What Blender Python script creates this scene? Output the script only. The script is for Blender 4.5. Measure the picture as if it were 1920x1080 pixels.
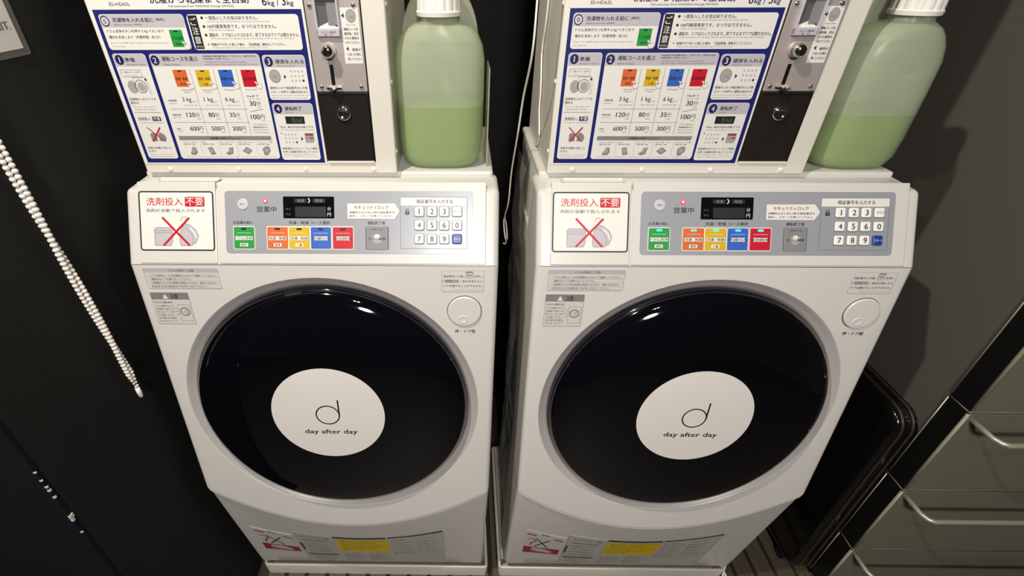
import bpy, bmesh, math, random
from mathutils import Vector, Euler
random.seed(7)
SC = bpy.context.scene
COL = SC.collection
for _o in list(bpy.data.objects): bpy.data.objects.remove(_o)

# ------------------------------------------------------------------ camera, world, lights, exposure
ZF = 1.035                      # height of the control-panel/door seam above the floor
cam_d = bpy.data.cameras.new('camera'); cam = bpy.data.objects.new('camera', cam_d); COL.objects.link(cam)
cam.location = (0.2442, -0.6755, 0.4092 + ZF)
cam.rotation_euler = Euler((0.9762, 0.0040, 0.0147), 'XYZ')
cam_d.sensor_width = 36.0; cam_d.lens = 909.92 / 1920 * 36.0
cam_d.shift_x = (960 - 852.85) / 1920.0
cam_d.shift_y = -(540 - 543.48) / 1920.0
cam_d.clip_start = 0.01
SC.camera = cam
SC.view_settings.view_transform = 'Standard'
SC.view_settings.look = 'None'
SC.view_settings.exposure = 0.0
SC.view_settings.gamma = 1.0
SC.view_settings.use_curve_mapping = False

world = bpy.data.worlds.new('world'); SC.world = world; world.use_nodes = True
world.node_tree.nodes['Background'].inputs[0].default_value = (1.0, 0.93, 0.82, 1)
world.node_tree.nodes['Background'].inputs[1].default_value = 0.02

def lamp(name, loc, target, energy, size, color):
    l = bpy.data.lights.new(name, 'AREA'); l.shape = 'DISK'; l.size = size; l.energy = energy; l.color = color
    o = bpy.data.objects.new(name, l); COL.objects.link(o); o.location = loc
    o.rotation_euler = (Vector(target) - Vector(loc)).to_track_quat('-Z', 'Y').to_euler()
    return o
WARM = (1.0, 0.935, 0.83)
lamp('ceiling_spot', (-0.24, -0.50, 2.40), (0.3, 0.0, 0.75), 20.0, 0.035, WARM)
lamp('ceiling_spot', (0.26, -1.15, 2.42), (0.3, 0.0, 0.7), 2.5, 0.03, WARM)
lamp('ceiling_spot', (0.34, -1.15, 2.42), (0.3, 0.0, 0.7), 2.5, 0.03, WARM)
lamp('front_fill', (0.38, -2.1, 2.1), (0.25, 0.0, 0.45), 35.0, 0.30, (1.0, 0.96, 0.92))  # added soft fill that brightens the machine fronts; no actual fixture

# ------------------------------------------------------------------ materials
def lin(c):
    r = []
    for v in c[:3]:
        v = v / 255.0
        r.append(v / 12.92 if v <= 0.04045 else ((v + 0.055) / 1.055) ** 2.4)
    return (*r, 1.0)
MATS = {}
def mat(name, rgb, rough=0.5, metal=0.0, spec=0.5, noise=0.0, nscale=40.0, bump=0.0, coat=0.0, emit=None, estr=0.0, trans=0.0, alpha=1.0, coatr=0.05):
    if name in MATS: return MATS[name]
    m = bpy.data.materials.new(name); m.use_nodes = True; nt = m.node_tree; b = nt.nodes['Principled BSDF']
    b.inputs['Base Color'].default_value = lin(rgb); b.inputs['Roughness'].default_value = rough
    b.inputs['Metallic'].default_value = metal; b.inputs['Specular IOR Level'].default_value = spec
    b.inputs['Coat Weight'].default_value = coat; b.inputs['Coat Roughness'].default_value = coatr
    b.inputs['Transmission Weight'].default_value = trans; b.inputs['Alpha'].default_value = alpha
    if emit: b.inputs['Emission Color'].default_value = lin(emit); b.inputs['Emission Strength'].default_value = estr
    if noise or bump:
        tc = nt.nodes.new('ShaderNodeTexCoord'); n = nt.nodes.new('ShaderNodeTexNoise')
        n.inputs['Scale'].default_value = nscale; n.inputs['Detail'].default_value = 5
        nt.links.new(tc.outputs['Object'], n.inputs['Vector'])
        if noise:
            mx = nt.nodes.new('ShaderNodeMix'); mx.data_type = 'RGBA'
            a = lin(rgb); mx.inputs['A'].default_value = tuple(x * (1 - noise) for x in a[:3]) + (1,)
            mx.inputs['B'].default_value = tuple(min(1, x * (1 + noise)) for x in a[:3]) + (1,)
            nt.links.new(n.outputs['Fac'], mx.inputs['Factor']); nt.links.new(mx.outputs['Result'], b.inputs['Base Color'])
        if bump:
            bp = nt.nodes.new('ShaderNodeBump'); bp.inputs['Strength'].default_value = bump; bp.inputs['Distance'].default_value = 0.002
            nt.links.new(n.outputs['Fac'], bp.inputs['Height']); nt.links.new(bp.outputs['Normal'], b.inputs['Normal'])
    MATS[name] = m
    return m
mat('white_plastic', (206, 203, 197), 0.32, noise=0.02, nscale=6)
mat('panel_white', (216, 212, 206), 0.30, noise=0.02, nscale=5)
mat('body_white', (205, 205, 200), 0.4, noise=0.03, nscale=8)
mat('surround_silver', (196, 190, 188), 0.30, metal=0.15, noise=0.03)
mat('door_black', (5, 6, 11), 0.035, spec=0.6, coat=0.6)
mat('door_rim', (10, 9, 22), 0.08, metal=0.2, coat=0.5)
mat('sticker_white', (226, 220, 214), 0.45)
mat('overlay_grey', (158, 160, 167), 0.30, metal=0.15)
mat('white_ink', (222, 219, 213), 0.45)
mat('ink', (26, 26, 30), 0.5)
mat('ink_soft', (86, 84, 86), 0.5)
mat('ink_grey', (128, 126, 126), 0.5)
mat('navy', (24, 32, 104), 0.35)
mat('navy_ink', (26, 28, 84), 0.4)
mat('lilac', (184, 178, 186), 0.4)
mat('end_green', (70, 112, 84), 0.4)
mat('red', (190, 22, 44), 0.38)
mat('dark_red', (160, 40, 52), 0.45)
mat('orange', (206, 100, 48), 0.38)
mat('yellow', (203, 167, 38), 0.38)
mat('label_yellow', (226, 196, 20), 0.4)
mat('blue', (50, 94, 182), 0.38)
mat('green', (38, 146, 62), 0.38)
mat('key_blue', (24, 62, 146), 0.35)
mat('soft_grey', (190, 190, 192), 0.35)
mat('button_grey', (128, 128, 130), 0.4)
mat('key_white', (236, 235, 230), 0.35)
mat('black_gloss', (12, 12, 14), 0.12, coat=0.3)
mat('lcd_grey', (44, 45, 46), 0.3)
mat('lamp_off', (20, 22, 22), 0.4)
mat('lamp_cyan', (60, 240, 225), 0.4, emit=(40, 250, 225), estr=2.2)
mat('lamp_red', (230, 60, 90), 0.4, emit=(240, 60, 90), estr=0.5)
mat('steel', (186, 176, 172), 0.42, metal=0.45, noise=0.05, nscale=120)
mat('chrome', (215, 212, 210), 0.10, metal=1.0)
mat('dark_steel', (44, 38, 36), 0.28, metal=0.3, noise=0.25, nscale=30)
mat('black_metal', (14, 13, 13), 0.35)
mat('film_box', (216, 211, 200), 0.42, noise=0.015, nscale=12)
mat('label_paper', (208, 203, 197), 0.5)
mat('label_faded', (190, 186, 178), 0.5)
mat('coin_grey', (160, 158, 156), 0.4)
mat('wall_black', (25, 25, 23), 0.8, spec=0.25, noise=0.25, nscale=25, bump=0.3)
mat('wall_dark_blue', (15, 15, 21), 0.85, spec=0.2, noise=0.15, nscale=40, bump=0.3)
mat('chip_white', (200, 195, 185), 0.7)
mat('bead_white', (238, 232, 222), 0.25)
mat('cord_white', (240, 236, 226), 0.5)
mat('cabinet_grey', (104, 100, 92), 0.5, spec=0.4, metal=0.1, noise=0.22, nscale=900, bump=0.08)
mat('cabinet_dark', (26, 26, 25), 0.25, spec=0.5, metal=0.2)
mat('drawer_grey', (122, 120, 104), 0.40, metal=0.15, noise=0.10, nscale=120, bump=0.03)
mat('edge_highlight', (150, 148, 128), 0.35)  # paler than the drawer fronts: highlight along the bevel painted as colour
mat('handle_metal', (205, 200, 182), 0.38, metal=0.6)
mat('case_black', (12, 11, 10), 0.16, coat=0.4)
mat('case_trim', (52, 42, 36), 0.4)
mat('floor_dark', (52, 45, 38), 0.6, noise=.2, nscale=20)
mat('cap_white', (232, 228, 220), 0.4)
mat('tray_white', (222, 218, 206), 0.4, noise=0.03)
mat('rubber', (20, 20, 20), 0.8)
mat('key_shade', (120, 120, 124), 0.5)

def wood():
    m = bpy.data.materials.new('slat_wood'); m.use_nodes = True; nt = m.node_tree; b = nt.nodes['Principled BSDF']
    tc = nt.nodes.new('ShaderNodeTexCoord'); mp = nt.nodes.new('ShaderNodeMapping'); mp.inputs['Scale'].default_value = (60, 4, 60)
    n = nt.nodes.new('ShaderNodeTexNoise'); n.inputs['Scale'].default_value = 1.5; n.inputs['Detail'].default_value = 8
    cr = nt.nodes.new('ShaderNodeValToRGB'); cr.color_ramp.elements[0].color = lin((62, 54, 42)); cr.color_ramp.elements[1].color = lin((112, 102, 82))
    nt.links.new(tc.outputs['Object'], mp.inputs['Vector']); nt.links.new(mp.outputs['Vector'], n.inputs['Vector'])
    nt.links.new(n.outputs['Fac'], cr.inputs['Fac']); nt.links.new(cr.outputs['Color'], b.inputs['Base Color'])
    b.inputs['Roughness'].default_value = 0.6
    MATS['slat_wood'] = m
wood()
def clear(name, tint, keep, rough, col, translucent=0.0):
    # real see-through plastic: a share of the light passes, the rest scatters in the wall of the material
    m = bpy.data.materials.new(name); m.use_nodes = True; nt = m.node_tree; nt.nodes.clear()
    out = nt.nodes.new('ShaderNodeOutputMaterial'); t = nt.nodes.new('ShaderNodeBsdfTransparent'); t.inputs[0].default_value = lin(tint)
    d = nt.nodes.new('ShaderNodeBsdfPrincipled'); d.inputs['Base Color'].default_value = lin(col); d.inputs['Roughness'].default_value = rough
    tr = nt.nodes.new('ShaderNodeBsdfTranslucent'); tr.inputs[0].default_value = lin(col)
    m1 = nt.nodes.new('ShaderNodeMixShader'); m1.inputs[0].default_value = translucent
    nt.links.new(d.outputs[0], m1.inputs[1]); nt.links.new(tr.outputs[0], m1.inputs[2])
    m2 = nt.nodes.new('ShaderNodeMixShader'); m2.inputs[0].default_value = keep
    nt.links.new(t.outputs[0], m2.inputs[1]); nt.links.new(m1.outputs[0], m2.inputs[2]); nt.links.new(m2.outputs[0], out.inputs[0])
    MATS[name] = m
clear('bottle_plastic', (240, 246, 232), 0.29, 0.28, (250, 252, 234), 0.35)
clear('bottle_liquid', (190, 215, 110), 0.95, 0.25, (136, 172, 8), 0.30)
clear('clear_film', (235, 235, 230), 0.26, 0.15, (200, 200, 195), 0.3)
clear('sleeve_plastic', (225, 225, 220), 0.38, 0.2, (150, 146, 140), 0.2)
clear('acrylic', (230, 235, 215), 0.6, 0.2, (225, 225, 200), 0.4)

# ------------------------------------------------------------------ mesh helpers (y, z below are relative to the panel seam; ZF lifts to the floor)
class MB:
    def __init__(s): s.v = []; s.f = []; s.m = []; s.sm = []; s.slots = []
    def slot(s, m):
        if m not in s.slots: s.slots.append(m)
        return s.slots.index(m)
    def add(s, vs, fs, m, smooth=False):
        b = len(s.v); k = s.slot(m); s.v += [tuple(v) for v in vs]
        for f in fs: s.f.append([b + i for i in f]); s.m.append(k); s.sm.append(smooth)
    def box(s, x0, x1, y0, y1, z0, z1, m):
        vs = [(x, y, z) for x in (x0, x1) for y in (y0, y1) for z in (z0, z1)]
        s.add(vs, [(0, 1, 3, 2), (4, 6, 7, 5), (0, 4, 5, 1), (2, 3, 7, 6), (0, 2, 6, 4), (1, 5, 7, 3)], m)
    def rbox(s, x0, x1, y0, y1, z0, z1, m, b=0.003):
        F = Fr((0, 0, 0), (1, 0, 0), (0, 1, 0), (0, 0, 1))
        w, d = x1 - x0, y1 - y0
        def ol(i): return rrect(x0 + i, x1 - i, y0 + i, y1 - i, max(b * 1.5 - i, 1e-4), 3)
        rings = [(z0, b), (z0 + b * .3, b * .3), (z0 + b, 0), (z1 - b, 0), (z1 - b * .3, b * .3), (z1, b)]
        s.loft([[F.p(u, v, zz) for u, v in ol(i)] for zz, i in rings], m, True, True)
    def loft(s, rings, m, cap0=False, cap1=False, smooth=False, closed=True):
        n = len(rings[0]); vs = [p for r in rings for p in r]; fs = []
        for i in range(len(rings) - 1):
            for j in range(n if closed else n - 1):
                k = (j + 1) % n
                fs.append((i * n + j, i * n + k, (i + 1) * n + k, (i + 1) * n + j))
        s.add(vs, fs, m, smooth)
        if cap0: s.add(rings[0], [tuple(reversed(range(n)))], m)
        if cap1: s.add(rings[-1], [tuple(range(n))], m)
    def tube(s, pts, r, m, n=8, caps=True):
        pts = [Vector(p) for p in pts]; rings = []; up = Vector((0.123, 0.2, 1)).normalized()
        for i, p in enumerate(pts):
            t = (pts[min(i + 1, len(pts) - 1)] - pts[max(i - 1, 0)]).normalized()
            a = t.cross(up)
            if a.length < .1: a = t.cross(Vector((1, 0, 0)))
            a.normalize(); b = t.cross(a).normalized(); rr = r[i] if isinstance(r, (list, tuple)) else r
            rings.append([p + a * rr * math.cos(2 * math.pi * k / n) + b * rr * math.sin(2 * math.pi * k / n) for k in range(n)])
        s.loft(rings, m, caps, caps, True)
    def build(s, name, parent=None, base=(0, 0, 0), recalc=True):
        me = bpy.data.meshes.new(name); b = Vector(base)
        me.from_pydata([tuple(Vector(v) - b) for v in s.v], [], s.f)
        for k in s.slots: me.materials.append(MATS[k])
        me.polygons.foreach_set('material_index', s.m); me.polygons.foreach_set('use_smooth', s.sm)
        if recalc:
            bm = bmesh.new(); bm.from_mesh(me); bmesh.ops.remove_doubles(bm, verts=bm.verts, dist=1e-6)
            bmesh.ops.recalc_face_normals(bm, faces=bm.faces); bm.to_mesh(me); bm.free()
        me.update(); o = bpy.data.objects.new(name, me); COL.objects.link(o)
        if parent: o.parent = parent
        return o
class Fr:
    def __init__(s, o, U, V, N): s.o, s.U, s.V, s.N = Vector(o), Vector(U), Vector(V), Vector(N)
    def p(s, u, v, w=0.0): return s.o + s.U * u + s.V * v + s.N * w
def rrect(u0, u1, v0, v1, r, n=4):
    r = max(0.0, min(r, (u1 - u0) / 2 - 1e-5, (v1 - v0) / 2 - 1e-5)); o = []
    for cx, cy, a in ((u1 - r, v1 - r, 0), (u0 + r, v1 - r, 90), (u0 + r, v0 + r, 180), (u1 - r, v0 + r, 270)):
        for i in range(n + 1):
            t = math.radians(a + 90 * i / n); o.append((cx + r * math.cos(t), cy + r * math.sin(t)))
    return o
def circ(u, v, r, n=32, ry=None): return [(u + r * math.cos(2 * math.pi * i / n), v + (ry or r) * math.sin(2 * math.pi * i / n)) for i in range(n)]
def slab(mb, F, ol, w0, w1, m, bev=0.0006, smooth=False):
    rings = [(w0, 0), (w1 - bev, 0), (w1 - bev * .3, bev * .3), (w1, bev)]
    mb.loft([[F.p(u, v, w) for u, v in ol(i)] for w, i in rings], m, True, True, smooth)
def R_(u0, u1, v0, v1, r): return lambda i: rrect(u0 + i, u1 - i, v0 + i, v1 - i, max(r - i, 1e-5))
def C_(u, v, r, n=32): return lambda i: circ(u, v, r - i, n)
def empty(name, loc, label, cat, group=None):
    o = bpy.data.objects.new(name, None); COL.objects.link(o); o.location = loc; o.empty_display_size = .05
    o['label'] = label; o['category'] = cat
    if group: o['group'] = group
    return o
def tag(o, label, cat, group=None):
    o['label'] = label; o['category'] = cat
    if group: o['group'] = group
    return o
def struct(o): o['kind'] = 'structure'; return o

# text: every string becomes real lettering, cached as 2-D outlines
_tc = bpy.data.curves.new('lettering', 'FONT'); _tc.resolution_u = 1; _to = bpy.data.objects.new('lettering', _tc); COL.objects.link(_to)
_cache = {}
def glyphs(s, bold=0.0):
    k = (s, bold)
    if k not in _cache:
        _tc.body = s; _tc.resolution_u = 3 if len(s) < 5 else 2
        bpy.context.view_layer.update()
        me = bpy.data.meshes.new_from_object(_to.evaluated_get(bpy.context.evaluated_depsgraph_get()))
        vs = [(v.co.x, v.co.y) for v in me.vertices]; fs = [tuple(p.vertices) for p in me.polygons]
        bpy.data.meshes.remove(me)
        if bold > 0:                   # heavier strokes: the same outlines once more, nudged sideways
            n = len(vs); vs = [(a - bold, b) for a, b in vs] + [(a + bold, b) for a, b in vs]; fs = fs + [tuple(i + n for i in f) for f in fs]
        _cache[k] = (vs, fs)
    return _cache[k]
class Print:                       # flat printing on a surface; f(u, v, w) gives the point
    def __init__(s, f, mb=None, w=0.0): s.f = f; s.mb = mb or MB(); s.w = w
    def poly(s, pts, m, l=1): s.mb.add([s.f(u, v, s.w + l * 0.00012) for u, v in pts], [tuple(range(len(pts)))], m)
    def rect(s, u0, u1, v0, v1, m, l=1, r=0.0, nx=1):
        if r: return s.poly(rrect(u0, u1, v0, v1, r), m, l)
        for i in range(nx):
            a = u0 + (u1 - u0) * i / nx; b = u0 + (u1 - u0) * (i + 1) / nx
            s.poly([(a, v0), (b, v0), (b, v1), (a, v1)], m, l)
    def ring(s, ol0, ol1, m, l=1):
        n = len(ol0); s.mb.add([s.f(u, v, s.w + l * .00012) for u, v in ol0 + ol1], [(i, (i + 1) % n, n + (i + 1) % n, n + i) for i in range(n)], m)
    def frame(s, u0, u1, v0, v1, t, m, l=1, r=0.002): s.ring(rrect(u0, u1, v0, v1, r), rrect(u0 + t, u1 - t, v0 + t, v1 - t, max(r - t, 1e-4)), m, l)
    def line(s, a, b, t, m, l=1):
        d = (b[0] - a[0], b[1] - a[1]); L = math.hypot(*d) or 1; n = (-d[1] / L * t / 2, d[0] / L * t / 2)
        s.poly([(a[0] + n[0], a[1] + n[1]), (b[0] + n[0], b[1] + n[1]), (b[0] - n[0], b[1] - n[1]), (a[0] - n[0], a[1] - n[1])], m, l)
    def path(s, pts, t, m, l=1):
        for a, b in zip(pts, pts[1:]): s.line(a, b, t, m, l)
    def disc(s, u, v, r, m, l=1, ry=None): s.poly(circ(u, v, r, 24, ry), m, l)
    def text(s, t, u0, u1, v0, v1, m='ink', l=3, bold=0.0, fit=True):
        vs, fs = glyphs(t, bold)
        if not vs: return
        xs = [a for a, _ in vs]; ys = [b for _, b in vs]; x0, x1, y0, y1 = min(xs), max(xs), min(ys), max(ys)
        sx = (u1 - u0) / (x1 - x0); sy = (v1 - v0) / max(y1 - y0, 1e-6)
        if not fit: sx = sy = min(sx, sy)
        cu, cv = (u0 + u1) / 2, (v0 + v1) / 2; cx, cy = (x0 + x1) / 2, (y0 + y1) / 2
        h = len(vs) // 2 if bold > 0 else len(vs)
        s.mb.add([s.f(cu + (a - cx) * sx, cv - (b - cy) * sy, s.w + l * .00012 + (.00003 if i >= h else 0)) for i, (a, b) in enumerate(vs)], fs, m)
    def build(s, name, parent, base): return s.mb.build(name, parent, base, recalc=False)

# ------------------------------------------------------------------ the machine's profile (y, z)
P1 = (0.0617, 0.1102); P2 = (0.0, 0.0); P3 = (-0.0585, -0.5201); P4 = (0.0053, -0.9496)
PITCH = 0.6682
_l = math.hypot(*P1); CT = (-P1[0] / _l, -P1[1] / _l)
FC = Fr((0, P1[0], P1[1] + ZF), (1, 0, 0), (0, CT[0], CT[1]), (0, CT[1], -CT[0]))          # control panel: v runs down from its top edge
_l3 = math.hypot(*P3); DT = (P3[0] / _l3, P3[1] / _l3)
FD = Fr((0, 0, ZF), (1, 0, 0), (0, DT[0], DT[1]), (0, DT[1], -DT[0]))                       # door panel: v runs down from the seam
def arcv(x): return .639 - 1.24 * x * x
def cham(x, r=0.010, h=0.304):
    a = abs(x) - (h - r)
    return 0.0 if a <= 0 else r - math.sqrt(max(r * r - a * a, 0))
def seam_y(z):                                                                              # where the plastic front meets the steel body
    pts = [(.13, .11), (.094, .112), (-.06, .142), (-.45, .082), (-1.0, .11)]
    for (z0, y0), (z1, y1) in zip(pts, pts[1:]):
        if z <= z0 and z >= z1: return y0 + (y1 - y0) * (z - z0) / (z1 - z0)
    return .11
def low(x, s, w=0.0):                                                                       # lower panel surface
    xc = max(-.28, min(.28, x)); a = FD.p(x, arcv(x), -0.0035 - cham(x)); b = Vector((x, P4[0] + cham(x), P4[1] + ZF))
    p = a + (b - a) * s
    return p + Vector((0, -0.985, -.17)) * w
COLS = [-(.294 + .010 * math.sin(math.radians(a))) for a in (90, 75, 60, 45, 30, 15, 0)] + [-.28]
XS = COLS + [-.28 + .56 * i / 24 for i in range(1, 24)] + [-x for x in reversed(COLS)]
DOOR_V = 0.300; RING_R = 0.2745; RIM_R = 0.2565
def dome(r):
    pts = [(0, .0375), (.1, .0368), (.15, .0335), (.2, .0270), (.232, .0195), (.246, .0125), (.2535, .006), (RIM_R, 0.0)]
    for (a, ha), (b, hb) in zip(pts, pts[1:]):
        if r <= b: return ha + (hb - ha) * (r - a) / (b - a)
    return 0

def smooth_by(o, ang=40):
    me = o.data
    for p in me.polygons: p.use_smooth = True
    bm = bmesh.new(); bm.from_mesh(me)
    for e in bm.edges:
        if len(e.link_faces) == 2 and e.calc_face_angle(0) > math.radians(ang): e.smooth = False
    bm.to_mesh(me); bm.free()

def make_machine():
    B = Vector((0, .17, 0.04 + 0.0))
    root = empty('washing_machine', B, 'white drum washer-dryer, the left of the two, next to the black wall', 'washing machine', 'coin washer-dryers side by side')
    # --- steel body
    mb = MB(); mb.rbox(-.293, .293, .06, .385, .058, ZF + .108, 'body_white', .006)
    for z in (-.02, -.1, -.18, -.55, -.63):                                # pressed ribs on both sides
        for sx in (-1, 1):
            x = sx * .2935
            mb.tube([(x, .165, ZF + z), (x, .18, ZF + z + .004), (x, .32, ZF + z + .004), (x, .335, ZF + z)], .0045, 'body_white')
    o = mb.build('body', root, B); smooth_by(o)
    mb = MB(); mb.rbox(-.296, .296, .112, .385, ZF + .104, ZF + .1165, 'white_plastic', .004); mb.build('top_plate', root, B)
    for sx in (-1, 1):
        for y in (.10, .33):
            mb = MB(); mb.loft([[(sx * .24 + u, y + v, z) for u, v in circ(0, 0, r, 16)] for z, r in ((.016, .022), (.03, .02), (.05, .016), (.062, .016))], 'rubber', True, True); mb.build('foot', root, B)
    # --- housing of the control panel
    prof = []
    prof.append((P2[0], P2[1], CT[1], -CT[0]))
    prof.append((P1[0] - CT[0] * -.0 + CT[0] * .012, P1[1] + CT[1] * .012, CT[1], -CT[0]))
    n0 = math.atan2(-CT[0], CT[1]); n1 = math.pi / 2
    c0 = (P1[0] + CT[0] * .012 - CT[1] * .012, P1[1] + CT[1] * .012 + CT[0] * .012)
    for i in range(1, 7):
        a = n0 + (n1 - n0) * i / 6; prof.append((c0[0] + .012 * math.cos(a), c0[1] + .012 * math.sin(a), math.cos(a), math.sin(a)))
    prof.append((.125, c0[1] + .0135, 0, 1))
    mb = MB()
    rings = []
    for x in XS:
        d = cham(x); rings.append([(x, y - ny * d, z - nz * d + ZF) for y, z, ny, nz in prof])
    mb.loft(rings, 'white_plastic', smooth=True, closed=False)
    for x, rg in ((-.304, rings[0]), (.304, rings[-1])):
        mb.add(rg + [(x, seam_y(.09), ZF + .09), (x, seam_y(0), ZF)], [tuple(range(len(rg) + 2))], 'white_plastic')
    housing = mb.build('control_housing', root, B); smooth_by(housing, 50)
    # finger trough above the detergent drawer
    mb = MB(); F = Fr((0, 0, ZF + .1105), (1, 0, 0), (0, 1, 0), (0, 0, 1))
    mb.loft([[F.p(u, v, w) for u, v in rrect(-.262 + i, -.158 - i, .080 + i * .6, .096 - i * .6, .003)] for w, i in ((.0012, 0), (.0022, .0012), (.0022, .0022), (-.001, .004))], 'white_plastic', False, True); mb.build('finger_trough', housing, B)
    # --- detergent drawer front
    mb = MB(); slab(mb, FC, R_(-.2815, -.1545, -.007, .1245, .002), -.002, .0022, 'white_plastic', .0012); drw = mb.build('detergent_drawer', root, B)
    mb = MB(); slab(mb, FC, R_(-.279, -.158, .0085, .1035, .004), .0019, .0026, 'white_ink', .0002); lab = mb.build('warning_sign', drw, B)
    p = Print(FC.p, w=.0026)
    p.frame(-.2795, -.1575, .008, .104, .0022, 'ink', 1, .005)
    p.text('洗剤投入', -.2665, -.2075, .0182, .0312, 'red', bold=.004)
    p.rect(-.204, -.172, .0172, .0328, 'red', 1, .002); p.text('不要', -.2025, -.174, .0185, .0312, 'white_ink', bold=.006)
    p.text('洗剤が自動で投入されます', -.2680, -.1715, .0362, .0418, 'ink_soft')
    p.poly([(-.2558, .0695), (-.252, .0665), (-.2262, .0665), (-.2262, .088), (-.229, .0955), (-.2555, .0955)], 'lilac', 1)
    p.path([(-.2558, .0695), (-.252, .0665), (-.2262, .0665), (-.2262, .088), (-.229, .0955), (-.2555, .0955), (-.2558, .0695)], .0006, 'ink_soft', 2)
    p.line((-.2558, .0715), (-.228, .0715), .0004, 'ink_soft', 2); p.line((-.2558, .0750), (-.228, .0750), .0004, 'ink_soft', 2)
    bt = [(-.2150, .088), (-.213, .072), (-.206, .060), (-.198, .062), (-.188, .070), (-.1838, .080), (-.188, .0905), (-.196, .0955), (-.213, .0955), (-.215, .088)]
    p.poly(bt[:-1], 'lilac', 1); p.path(bt, .0006, 'ink_soft', 2)
    p.path([(-.206, .066), (-.196, .074), (-.192, .084), (-.194, .092)], .0005, 'ink_soft', 2); p.path([(-.198, .066), (-.190, .075), (-.187, .084)], .0022, 'white_ink', 2)
    p.path([(-.212, .056), (-.210, .050), (-.204, .049), (-.203, .054), (-.206, .060)], .0006, 'ink_soft', 2)
    p.line((-.2420, .0500), (-.1985, .0955), .0034, 'red', 3); p.line((-.1980, .0505), (-.2415, .0955), .0034, 'red', 4)
    p.build('sign_lettering', drw, B)
    # --- control fascia (white) and the grey overlay
    mb = MB(); slab(mb, FC, R_(-.1515, .2825, -.007, .1245, .002), -.002, .0024, 'white_plastic', .0012); mb.build('fascia', root, B)
    mb = MB(); slab(mb, FC, R_(-.1390, .2610, .0073, .1078, .006), .002, .0030, 'overlay_grey', .0003); ov = mb.build('control_overlay', root, B)
    W = .0030
    mb = MB(); slab(mb, FC, R_(-.0442, .0382, .0162, .0510, .0015), .0025, W + .0008, 'black_gloss', .0003); mb.build('display_window', ov, B)
    mb = MB(); slab(mb, FC, C_(-.1095, .0288, .0090), .0025, W + .0018, 'soft_grey', .0014); o = mb.build('power_button', ov, B)
    for nm, u0, u1, m in (('course_button', -.1255, -.0925, 'green'), ('course_button', -.0710, -.0378, 'orange'), ('course_button', -.0357, -.0025, 'yellow'), ('course_button', -.0003, .0322, 'blue'), ('course_button', .0354, .0680, 'red')):
        mb = MB(); slab(mb, FC, R_(u0, u1, .0650, .0998, .0018), .0025, W + .0010, m, .0005); o = mb.build(nm, ov, B)
        o['label'] = {'green': 'green', 'orange': 'orange', 'yellow': 'yellow', 'blue': 'blue', 'red': 'red'}[m] + ' course button'
        mb = MB(); c = (u0 + u1) / 2; slab(mb, FC, R_(c - .0045, c + .0045, .0668, .0700, .0015), W, W + .0013, 'lamp_off', .0002); mb.build('indicator_lamp', ov, B)
    mb = MB(); slab(mb, FC, R_(.0893, .1245, .0640, .1010, .0018), .0025, W + .0010, 'button_grey', .0005); o = mb.build('release_button', ov, B); o['label'] = 'grey unlock button'
    mb = MB(); slab(mb, FC, C_(-.0730, .0234, .0042, 20), .0025, W + .0008, 'lamp_red', .0003); mb.build('status_lamp', ov, B)
    mb = MB(); slab(mb, FC, C_(-.0730, .0234, .0022, 20), .0025, W + .0012, 'white_ink', .0003); mb.build('status_lamp', ov, B)
    ku = (.1752, .1957, .2155, .2360); kv = (.0398, .0615, .0835)
    keys = [['1', '2', '3', 'クリア'], ['4', '5', '6', '0'], ['7', '8', '9', 'スタート']]
    p = Print(FC.p, w=W)
    for r in range(3):
        for c in range(4):
            u, v = ku[c], kv[r]; m = 'key_blue' if (r == 2 and c == 3) else 'key_white'
            p.rect(u - .0085, u + .0085, v - .0083, v + .0088, 'key_shade', 2, .003)
            mb = MB(); slab(mb, FC, R_(u - .0074, u + .0074, v - .0076, v + .0076, .0024), .0025, W + .0026, m, .0012); mb.build('key', ov, B)
            q = Print(FC.p, p.mb, W + .0026)
            if c == 3 and r != 1: q.text(keys[r][c], u - .006, u + .006, v - .0022, v + .0022, 'ink' if r == 0 else 'white_ink', bold=.01)
            else: q.text(keys[r][c], u - .0028, u + .0028, v - .0044, v + .0044, 'ink', fit=False, bold=.010)
    p.rect(.1449, .2520, .0170, .0302, 'white_ink', 1); p.frame(.1445, .2524, .0165, .0994, .0008, 'key_shade', 2, .001)
    p.text('暗証番号を入力する', .1710, .2290, .0205, .0268, 'ink', bold=.012)
    p.poly([(.0590, .0268), (.1356, .0264), (.1444, .0390), (.1356, .0520), (.0590, .0516)], 'white_ink', 1)
    p.path([(.0590, .0268), (.1356, .0264), (.1444, .0390), (.1356, .0520), (.0590, .0516), (.0590, .0268)], .0005, 'key_shade', 2)
    p.text('セキュリティロック', .0700, .1255, .0305, .0362, 'ink', bold=.01)
    p.text('盗難防止のために4桁の暗証番号を', .0625, .1355, .0395, .0430, 'ink', bold=.01); p.text('設定し、スタートを押してください。', .0625, .1335, .0452, .0487, 'ink', bold=.01)
    p.rect(.1525, .1590, .0395, .0447, 'ink', 2, .0006); p.path([(.1538, .0400), (.1538, .0362), (.1577, .0362), (.1577, .0400)], .0009, 'ink', 2); p.disc(.15575, .0420, .0008, 'white_ink', 3)
    p.text('営業中', -.0872, -.0552, .0320, .0412, 'ink', bold=.01)
    p.text('お洗濯の前に', -.1262, -.0945, .0553, .0604, 'ink', bold=.010)
    p.text('洗濯・乾燥 コース選択', -.0360, .0315, .0553, .0606, 'ink', bold=.010)
    p.text('運転終了後', .0915, .1205, .0553, .0609, 'ink', bold=.010)
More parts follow.
